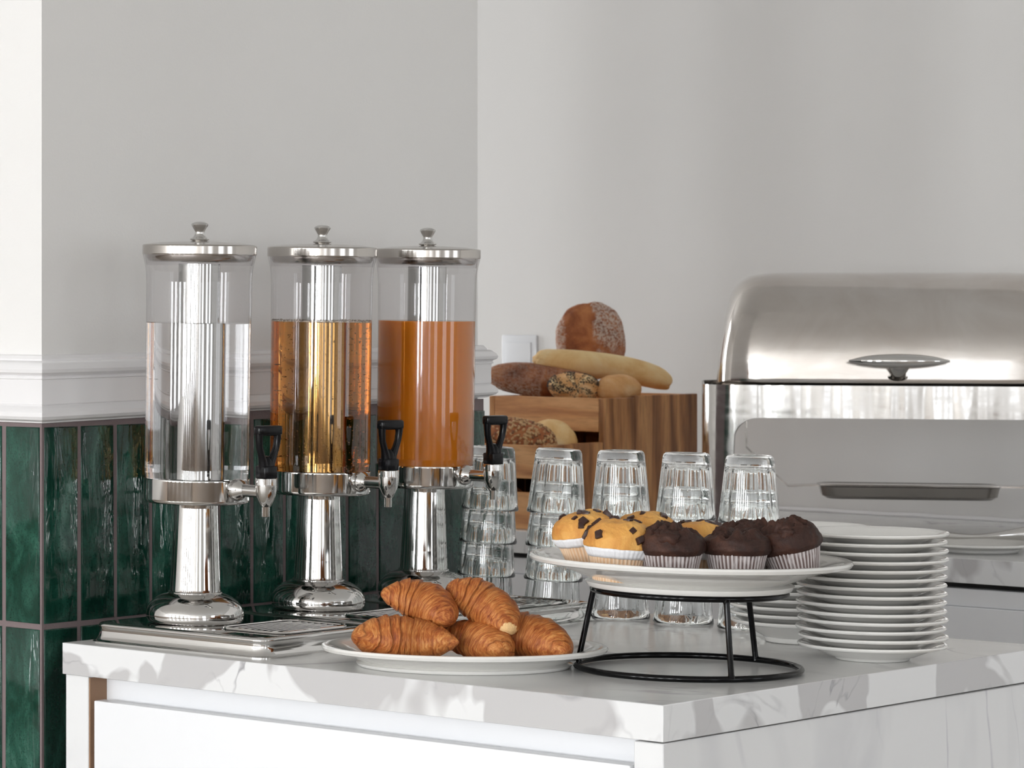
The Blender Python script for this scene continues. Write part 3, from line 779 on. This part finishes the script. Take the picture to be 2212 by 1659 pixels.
def croissant_mat():
    nt = M_croi.node_tree; bb = nt.nodes['Principled BSDF']
    cx = nt.nodes.new('ShaderNodeCombineXYZ'); link(nt, mth(nt, 'MULTIPLY', attr(nt, 'lam'), 5.5), cx.inputs[0]); link(nt, mth(nt, 'MULTIPLY', attr(nt, 'ang'), 9.0), cx.inputs[1])
    oi = nt.nodes.new('ShaderNodeObjectInfo'); link(nt, mth(nt, 'MULTIPLY', oi.outputs['Random'], 31.0), cx.inputs[2])
    lamn = tex(nt, cx.outputs[0], 1.3, 5, .62, .4)
    big = tex(nt, coord(nt, rnd=True), 34, 5, .6, .4)
    f = mth(nt, 'ADD', mth(nt, 'MULTIPLY', lamn, .62), mth(nt, 'MULTIPLY', big, .38))
    c = ramp(nt, f, [(.36, (.22, .045, .010)), (.46, (.42, .115, .025)), (.56, (.60, .225, .058)), (.69, (.80, .42, .15))])
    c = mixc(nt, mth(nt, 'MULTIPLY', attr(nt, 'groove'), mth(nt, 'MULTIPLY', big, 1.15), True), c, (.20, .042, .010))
    c = mixc(nt, attr(nt, 'score'), c, (.86, .56, .26))
    link(nt, c, bb.inputs['Base Color']); bb.inputs['Roughness'].default_value = .40
    bump(nt, bb, f, .0030, .9)
croissant_mat()
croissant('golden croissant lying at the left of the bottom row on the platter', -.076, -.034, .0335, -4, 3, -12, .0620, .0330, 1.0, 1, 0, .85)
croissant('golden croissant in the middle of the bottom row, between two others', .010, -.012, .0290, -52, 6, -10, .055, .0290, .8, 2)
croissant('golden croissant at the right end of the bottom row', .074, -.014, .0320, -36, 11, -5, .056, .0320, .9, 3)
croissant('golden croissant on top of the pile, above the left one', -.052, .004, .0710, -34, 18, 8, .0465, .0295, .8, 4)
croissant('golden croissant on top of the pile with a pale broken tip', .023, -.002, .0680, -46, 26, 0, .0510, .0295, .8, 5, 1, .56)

# ================================================================== BREAD CRATE AND BREAD
XC0, XC1, Y1, Y2, Y3 = -1.905, -1.6364, 2.100, 2.296, 2.619
cr = thing('bread_crate', 'stepped wooden bread crate filled with loaves on the back counter', 'crate', (XC0, Y1, ZC))
X = XC1-XC0; yb = Y2-Y1; ye = Y3-Y1; th = .012
def board(name, *a, m=None): return ob(name, bx(*a, bev=.0012), m, cr)
board('side_board', X-th, X, yb, yb+.1035, 0, .2435, m=M_woodz)
board('side_board', X-th, X, yb+.1050, ye, 0, .2470, m=M_woodz)
board('side_board', 0, th, yb, yb+.1035, 0, .2435, m=M_woodz)
board('side_board', 0, th, yb+.1050, ye, 0, .2470, m=M_woodz)
board('front_board', th+.0005, X-th-.0005, yb-.0, yb+th, .1790, .2440, m=M_woodx)
board('back_board', th, X-th, ye-th, ye, 0, .2460, m=M_woodx)
board('shelf_board', th, X-th, yb+th, ye-th, .2190, .2260, m=M_woodx)
board('shelf_board', th, X-th, yb+th, ye-th, .0900, .0970, m=M_woodx)
# lower bins stepping forward
board('side_board', X-th-.001, X-.001, 0, .098, 0, .1590, m=M_woodz)
board('side_board', X-th-.001, X-.001, .0995, yb-.001, 0, .1600, m=M_woodz)
board('side_board', .001, th, 0, .098, 0, .1590, m=M_woodz)
board('side_board', .001, th, .0995, yb-.001, 0, .1600, m=M_woodz)
board('front_board', th+.0005, X-th-.0015, 0, th, .0960, .1590, m=M_woodx)
board('front_board', th+.0005, X-th-.0015, 0, th, 0, .0700, m=M_woodx)
board('shelf_board', th, X-th, th, ye-th, .1000, .1060, m=M_woodx)
board('shelf_board', th, X-th, th, yb+.05, .0040, .0100, m=M_woodx)

def loaf(name, label, cat, loc, dims, yaw=0, pitch=0, roll=0, m=None, seed=1, ex=2.2, fn=None, group='loaves in and on the crate', nu=70, nv=64, basis=None, disp=.05):
    a_, b_, c_ = dims
    def g(u, v):
        ph = pi*u; th_ = 2*pi*v
        d = Vector((-cos(ph), sin(ph)*cos(th_), sin(ph)*sin(th_)))
        k = (abs(d.x)**ex+(abs(d.y)**2+abs(d.z)**2)**(ex/2))**(-1/ex)
        p = Vector((d.x*a_, d.y*b_, d.z*c_))*k
        n = 1+disp*fbm((d.x*1.6+seed, d.y*1.6, d.z*1.6), 3)+.012*fbm((d.x*9+seed, d.y*9, d.z*9), 3)
        p *= n; at = {'score': 0, 'flour': 0}
        if fn: p, at = fn(p, d, at)
        return tuple(p), at
    me = grid(g, nu, nv, attrs=('score', 'flour')); finish(me, 0)
    o = ob(name, me, m)
    Rm = Matrix.Rotation(radians(yaw), 4, 'Z')@Matrix.Rotation(radians(pitch), 4, 'Y')@Matrix.Rotation(radians(roll), 4, 'X')
    o.matrix_world = Matrix.Translation((loc[0], loc[1], ZC+loc[2]))@Matrix.Rotation(A, 4, 'Z')@Rm
    tag(o, label, cat, group); return o
# picture-aligned frame: x right, y away, z up
YM = (-1.77, 2.446)
def cp_(a, b, z): return (YM[0]+a*R2.x+b*D2.x, YM[1]+a*R2.y+b*D2.y, z)
def px_to_a(x): return (x-1286.0)/1108.0
def f_sour(p, d, at):
    Xi, Yi = -p.z, p.x                       # picture right, up
    fr_ = 1 if d.y < .35 else 0
    wob = .006*noise.noise(Vector((Xi*30, Yi*30, 2)))
    diag = exp(-(((Yi+.004)+Xi*.75+wob)/.0085)**2)*(1 if Xi > -.012 else 0)
    vert = exp(-((Xi+.012+wob)/.010)**2)
    g_ = min(1, diag+vert*.8)*fr_
    fl_ = (1 if Xi > -.002+wob else 0)*(1-diag)
    if -.036 < Yi < -.012 and Xi > .042: fl_ *= .4
    at['flour'] = min(1, (fl_*.85+(.7 if Xi < -.058 and Yi < .05 else 0)))*fr_
    at['score'] = .22*g_
    return p*(1-.045*g_), at
loaf('loaf', 'round floury sourdough loaf standing upright against the back wall', 'bread', cp_(px_to_a(1318), .135, .3500), (.0800, .034, .0710), 3, -90, 0, M_sour, 3, 2.05, f_sour)
def f_bag(p, d, at):
    p.z += .012*sin(p.x*13+.6); p.z *= 1
    at['score'] = .35*max(0, d.z)*exp(-((p.x+.01)/.09)**2); return p, at  # upper side paler, fading towards the ends
loaf('loaf', 'pale smooth baguette lying across the top of the crate', 'bread', cp_(px_to_a(1315), .006, .2950), (.1390, .0285, .0265), 3, 14.5, 0, M_bag, 9, 3.2, f_bag, disp=.04)
def f_rye(p, d, at):
    g_ = exp(-((d.y+.15)/.12)**2)*exp(-((p.x+.02)/.05)**2)*(d.z > 0)
    at['score'] = .45*g_; at['flour'] = max(0, min(1, (-d.z+.05)*1.6))*.85*(p.x < .0)+.22*(d.z > 0)
    return p*(1-.05*g_), at
loaf('loaf', 'dark rye loaf with floury underside at the left on the crate', 'bread', cp_(px_to_a(1178), .0, .2735), (.1060, .036, .0335), -8, 6, 0, M_rye, 14, 2.4, f_rye)
def f_roll(p, d, at):
    q = math.atan2(d.y, d.z)   # viewed from -y? swirl on the face
    ang = math.atan2(p.z, p.x); rad = sqrt(p.x**2+p.z**2)
    sw = abs(((ang*5/(2*pi)+rad*14) % 1)-.5)*2
    g_ = max(0, 1-sw*2.0)*(1 if d.y < .25 else 0)
    at['score'] = .8*max(0, 1-(1-sw)*2.2); return p*(1-.07*g_), at
kr = loaf('bread_roll', 'round roll with poppy seeds in a star pattern on the crate', 'bread roll', cp_(px_to_a(1232), -.078, .2620), (.0520, .034, .0300), 0, 4, 0, M_roll, 17, 2.1, f_roll)
def sprinkle(parent, name, m, n, dims, size, cond, seed, ex=2.2, lab=None):
    rnd = random.Random(seed); bm = bmesh.new(); a_, b_, c_ = dims; c = 0
    for _ in range(n*8):
        d = Vector((rnd.gauss(0, 1), rnd.gauss(0, 1), rnd.gauss(0, 1))).normalized()
        k = (abs(d.x)**ex+(abs(d.y)**2+abs(d.z)**2)**(ex/2))**(-1/ex); p = Vector((d.x*a_, d.y*b_, d.z*c_))*k*1.0
        if not cond(p, d): continue
        s_ = rnd.uniform(*size)
        q = d.to_track_quat('Z', 'Y').to_matrix().to_4x4()
        bmesh.ops.create_icosphere(bm, subdivisions=1, radius=1, matrix=Matrix.Translation(p)@q@Matrix.Rotation(rnd.uniform(0, 6), 4, 'Z')@Matrix.Rotation(rnd.uniform(-.5, .5), 4, 'X')@Matrix.Diagonal((s_*1.5, s_, s_*.5, 1)))
        c += 1
        if c >= n: break
    o = ob(name, bm, m, parent, sharp=0); o['kind'] = 'stuff'; return o
def star(p, d):
    if d.y > .2: return False
    ang = math.atan2(p.z, p.x); rad = sqrt(p.x**2+p.z**2); sw = abs(((ang*5/(2*pi)+rad*14) % 1)-.5)*2
    return sw > .42 or random.random() < .05
sprinkle(kr, 'poppy_seeds', M_poppy, 1500, (.0525, .0345, .0305), (.0007, .0011), star, 4, 2.1)
loaf('bread_roll', 'plain golden roll beside the poppy seed roll on the crate', 'bread roll', cp_(px_to_a(1326), -.085, .2580), (.0440, .032, .0290), 0, -2, 0, M_roll, 23, 2.2)
# bread in the lower bin
YB = (-1.76, 2.205)
def cb(a, b, z): return (YB[0]+a*R2.x+b*D2.x, YB[1]+a*R2.y+b*D2.y, z)
sl = loaf('loaf', 'loaf crusted with oats and seeds in the lower bin of the crate', 'bread', (-1.755, 2.160, .1640), (.0960, .042, .0430), -44, 4, 0, M_sour, 31, 2.4)
sprinkle(sl, 'oat_flakes', M_oat, 520, (.0970, .0425, .0435), (.0018, .0034), lambda p, d: d.z > -.05, 6, 2.4)
sprinkle(sl, 'seeds', M_seedd, 380, (.0970, .0425, .0435), (.0012, .0022), lambda p, d: d.z > -.15, 7, 2.4)
loaf('loaf', 'pale smooth round loaf behind the seeded loaf in the lower bin', 'bread', (-1.709, 2.228, .1590), (.0490, .046, .0440), -30, 10, 0, M_bag, 37, 2.1)
loaf('loaf', 'small dark loaf barely showing in the bottom bin of the crate', 'bread', (-1.80, 2.14, .0500), (.0900, .040, .0330), -44, 0, 0, M_rye, 41, 2.3)

# ================================================================== CHAFING DISH
DC = (-1.0536, 2.36); DA = radians(32.8)
ds = thing('chafing_dish', 'large rolltop stainless steel chafing dish on four legs on the back worktop', 'chafing dish', (*DC, ZC), (0, 0, DA))
HX, DD, CR = .3406, .39, .055
def perim(n=14):
    """rounded rectangle outline, front edge at y=0, back at y=DD; yields (x, y, corner index or -1)"""
    return [(x, y+DD/2) for x, y in rrect(HX, DD/2, CR, n)]
ZR0, ZR1 = .2183, .2776
bm = bmesh.new()
pp = perim()
def band(bm, pts, z0f, z1, th_=.0022, closed=True):
    n = len(pts); c = Vector((0, DD/2)); o_, i_ = [], []
    for k, (x, y) in enumerate(pts):
        z0 = z0f(k) if callable(z0f) else z0f
        sx, sy = 1-th_/HX, 1-th_/(DD/2)
        xi, yi = x*sx, c.y+(y-c.y)*sy
        o_.append((bm.verts.new((x, y, z0)), bm.verts.new((x, y, z1)))); i_.append((bm.verts.new((xi, yi, z0)), bm.verts.new((xi, yi, z1))))
    for k in range(n if closed else n-1):
        a, b = k, (k+1) % n
        bm.faces.new((o_[a][0], o_[b][0], o_[b][1], o_[a][1])); bm.faces.new((i_[b][0], i_[a][0], i_[a][1], i_[b][1]))
        bm.faces.new((o_[a][1], o_[b][1], i_[b][1], i_[a][1])); bm.faces.new((o_[b][0], o_[a][0], i_[a][0], i_[b][0]))
    if not closed:
        for k in (0, n-1): bm.faces.new((o_[k][0], o_[k][1], i_[k][1], i_[k][0]))
    return fixn(bm)
ob('frame_rail', band(bm, pp, ZR0, ZR1), M_rail, ds)
# four corner legs, cut from the same band, widening into the rail with a round fillet
for sx in (-1, 1):
    for back in (0, 1):
        pts = []; e = .097
        # path along front edge -> corner -> side edge
        q = [(-e+e*0, 0)]
        path = []
        for i in range(17): path.append((HX-e+(e-CR)*i/16, 0.0))
        for i in range(1, 15): a_ = -pi/2+pi/2*i/14; path.append((HX-CR+CR*cos(a_), CR+CR*sin(a_)))
        for i in range(1, 17): path.append((HX, CR+(e-CR)*i/16))
        d0 = .053; fr_ = e-d0
        def z0f(k, path=path):
            x, y = path[k]; d = max(HX-x, y)
            if d <= d0: return 0.0
            dd = min(1, (d-d0)/fr_); return ZR0-fr_*(1-sqrt(max(0, 1-(1-dd)**2)))
        pl = [(x*1.003, (y-DD/2)*1.004+DD/2) for x, y in path]
        bm = band(bmesh.new(), pl, z0f, ZR1+.0005, .0026, closed=False)
        # sharpen the foot: insert by scaling handled by path density
        for v in bm.verts:
            if sx < 0: v.co.x = -v.co.x
            if back: v.co.y = DD-v.co.y
        ob('leg', fixn(bm), M_rail, ds)
ob('water_pan', loft(bmesh.new(), [([(x*.985, (y-DD/2)*.97+DD/2) for x, y in pp], ZR0+.012), ([(x*.985, (y-DD/2)*.97+DD/2) for x, y in pp], ZR1-.010)]), M_dish, ds)
# roll-top lid
LX, LY, LH = .3150, .186, .2120
def lidf(u, v):
    s = (2*u-1); s = s*(1.6-.6*abs(s))*1.0 if False else math.sin(s*pi/2)
    kx = max(0, 1-abs(s)**12)**(1/4.5)
    ph = pi*v; c_, s_ = cos(ph), sin(ph); m_ = 2.75
    y = -math.copysign(abs(c_)**(2/m_), c_)*LY; z = abs(s_)**(2/m_)*LH
    kt = kx
    return (s*LX*(1-.045*(z/LH)**2), DD/2+y*(.35+.65*kt if kt < 1 else 1), max(0, z*kt)+ZR1-.006), {}
me = grid(lidf, 90, 90, cv=False); finish(me, 0); lo = ob('rolltop_lid', me, M_dish, ds)
md = lo.modifiers.new('s', 'SOLIDIFY'); md.thickness = .002; md.offset = -1
# handle
hx_ = .000
bm = bmesh.new(); hp, hr = [], []
for i in range(25):
    s = -1+2*i/24; hp.append((s*.0870, 0, .004*s*s*0)); hr.append(max(.0020, .0150*(1-abs(s)**2.2)**.75))
tube(bm, hp, .01, 20, rs=hr, flat=.85)
lh = ob('lid_handle', bm, M_chrome, ds, loc=(hx_, -.030, ZR1+.0455))
bm = bmesh.new(); tube(bm, [(0, -.030, ZR1+.043), (0, -.024, ZR1+.034), (0, -.014, ZR1+.024), (0, -.002, ZR1+.018), (0, .010, ZR1+.016)], .009, 16, rs=[.026, .019, .013, .013, .018], flat=.42); ob('handle_stem', bm, M_chrome, ds)
# fuel holder: bent strap and shallow pan hanging below
def strap(pts, w_, t_, bm):
    for (x0, z0), (x1, z1) in zip(pts, pts[1:]):
        dx, dz = x1-x0, z1-z0; l = sqrt(dx*dx+dz*dz); nx, nz = -dz/l*t_/2, dx/l*t_/2
        v = [bm.verts.new((x, y, z)) for y in (-w_/2, w_/2) for x, z in ((x0-nx, z0-nz), (x1-nx, z1-nz), (x1+nx, z1+nz), (x0+nx, z0+nz))]
        for f in ((0, 1, 2, 3), (7, 6, 5, 4), (0, 4, 5, 1), (1, 5, 6, 2), (2, 6, 7, 3), (3, 7, 4, 0)): bm.faces.new([v[i] for i in f])
    return fixn(bm)
fz = .0905
ob('fuel_holder_strap', strap([(-.262, .222), (-.262, .158), (-.187, fz-.004), (-.12, fz-.001), (.24, fz-.001), (.262, .158), (.262, .222)], .05, .003, bmesh.new()), M_dish, ds, loc=(0, .17, 0), sharp=20)
o1, o2 = rrect(.159, .068, .035), rrect(.150, .060, .030)
bm = loft(bmesh.new(), [(rrect(.145, .055, .028), fz-.0245), (rrect(.155, .064, .033), fz-.019), (o1, fz-.002), (rrect(.162, .071, .037), fz), (o1, fz+.0005), (o2, fz-.003), (rrect(.146, .056, .028), fz-.017)])
ob('fuel_pan', fixn(bm), chrome('dark_steel_pan', (.34, .32, .30), .16), ds, loc=(.028, .17, 0))

# ---- plate with serving spoon, back counter
SP = (-.8208, 2.215)
bm = lathe(plate_prof(.104, .066, .0160, .068), 80); fixn(bm)
o = ob('plate', bm, M_china, loc=(*SP, ZC+.0003)); tag(o, 'white china plate under a serving spoon on the back worktop', 'plate')
def spoon(u, v):
    t = u; th_ = 2*pi*v
    x = -.165+.36*t
    w_ = .0120-.0045*exp(-((t-.42)/.16)**2)+.018*max(0, 1-((t-.80)/.20)**2)**.6
    hz = .0062-.0025*exp(-((t-.34)/.10)**2)+.0085*exp(-((t-.66)/.17)**2)
    e = min(1, max(0, t/.05))*min(1, max(0, (1-t)/.06)); w_ *= sqrt(e)+.02; hz *= sqrt(e)+.02
    cz = .0060*exp(-((t-.06)/.12)**2)+.0075*exp(-((t-.66)/.22)**2)
    return (x, cos(th_)*w_, cz+sin(th_)*hz), {}
me = grid(spoon, 60, 20); finish(me, 0)
o = ob('serving_spoon', me, M_chrome); o.matrix_world = Matrix.Translation((SP[0]+.045*R2.x, SP[1]+.045*R2.y, ZC+.0250))@Matrix.Rotation(A-.10, 4, 'Z')
tag(o, 'long steel serving spoon resting across the plate on the back worktop', 'spoon')
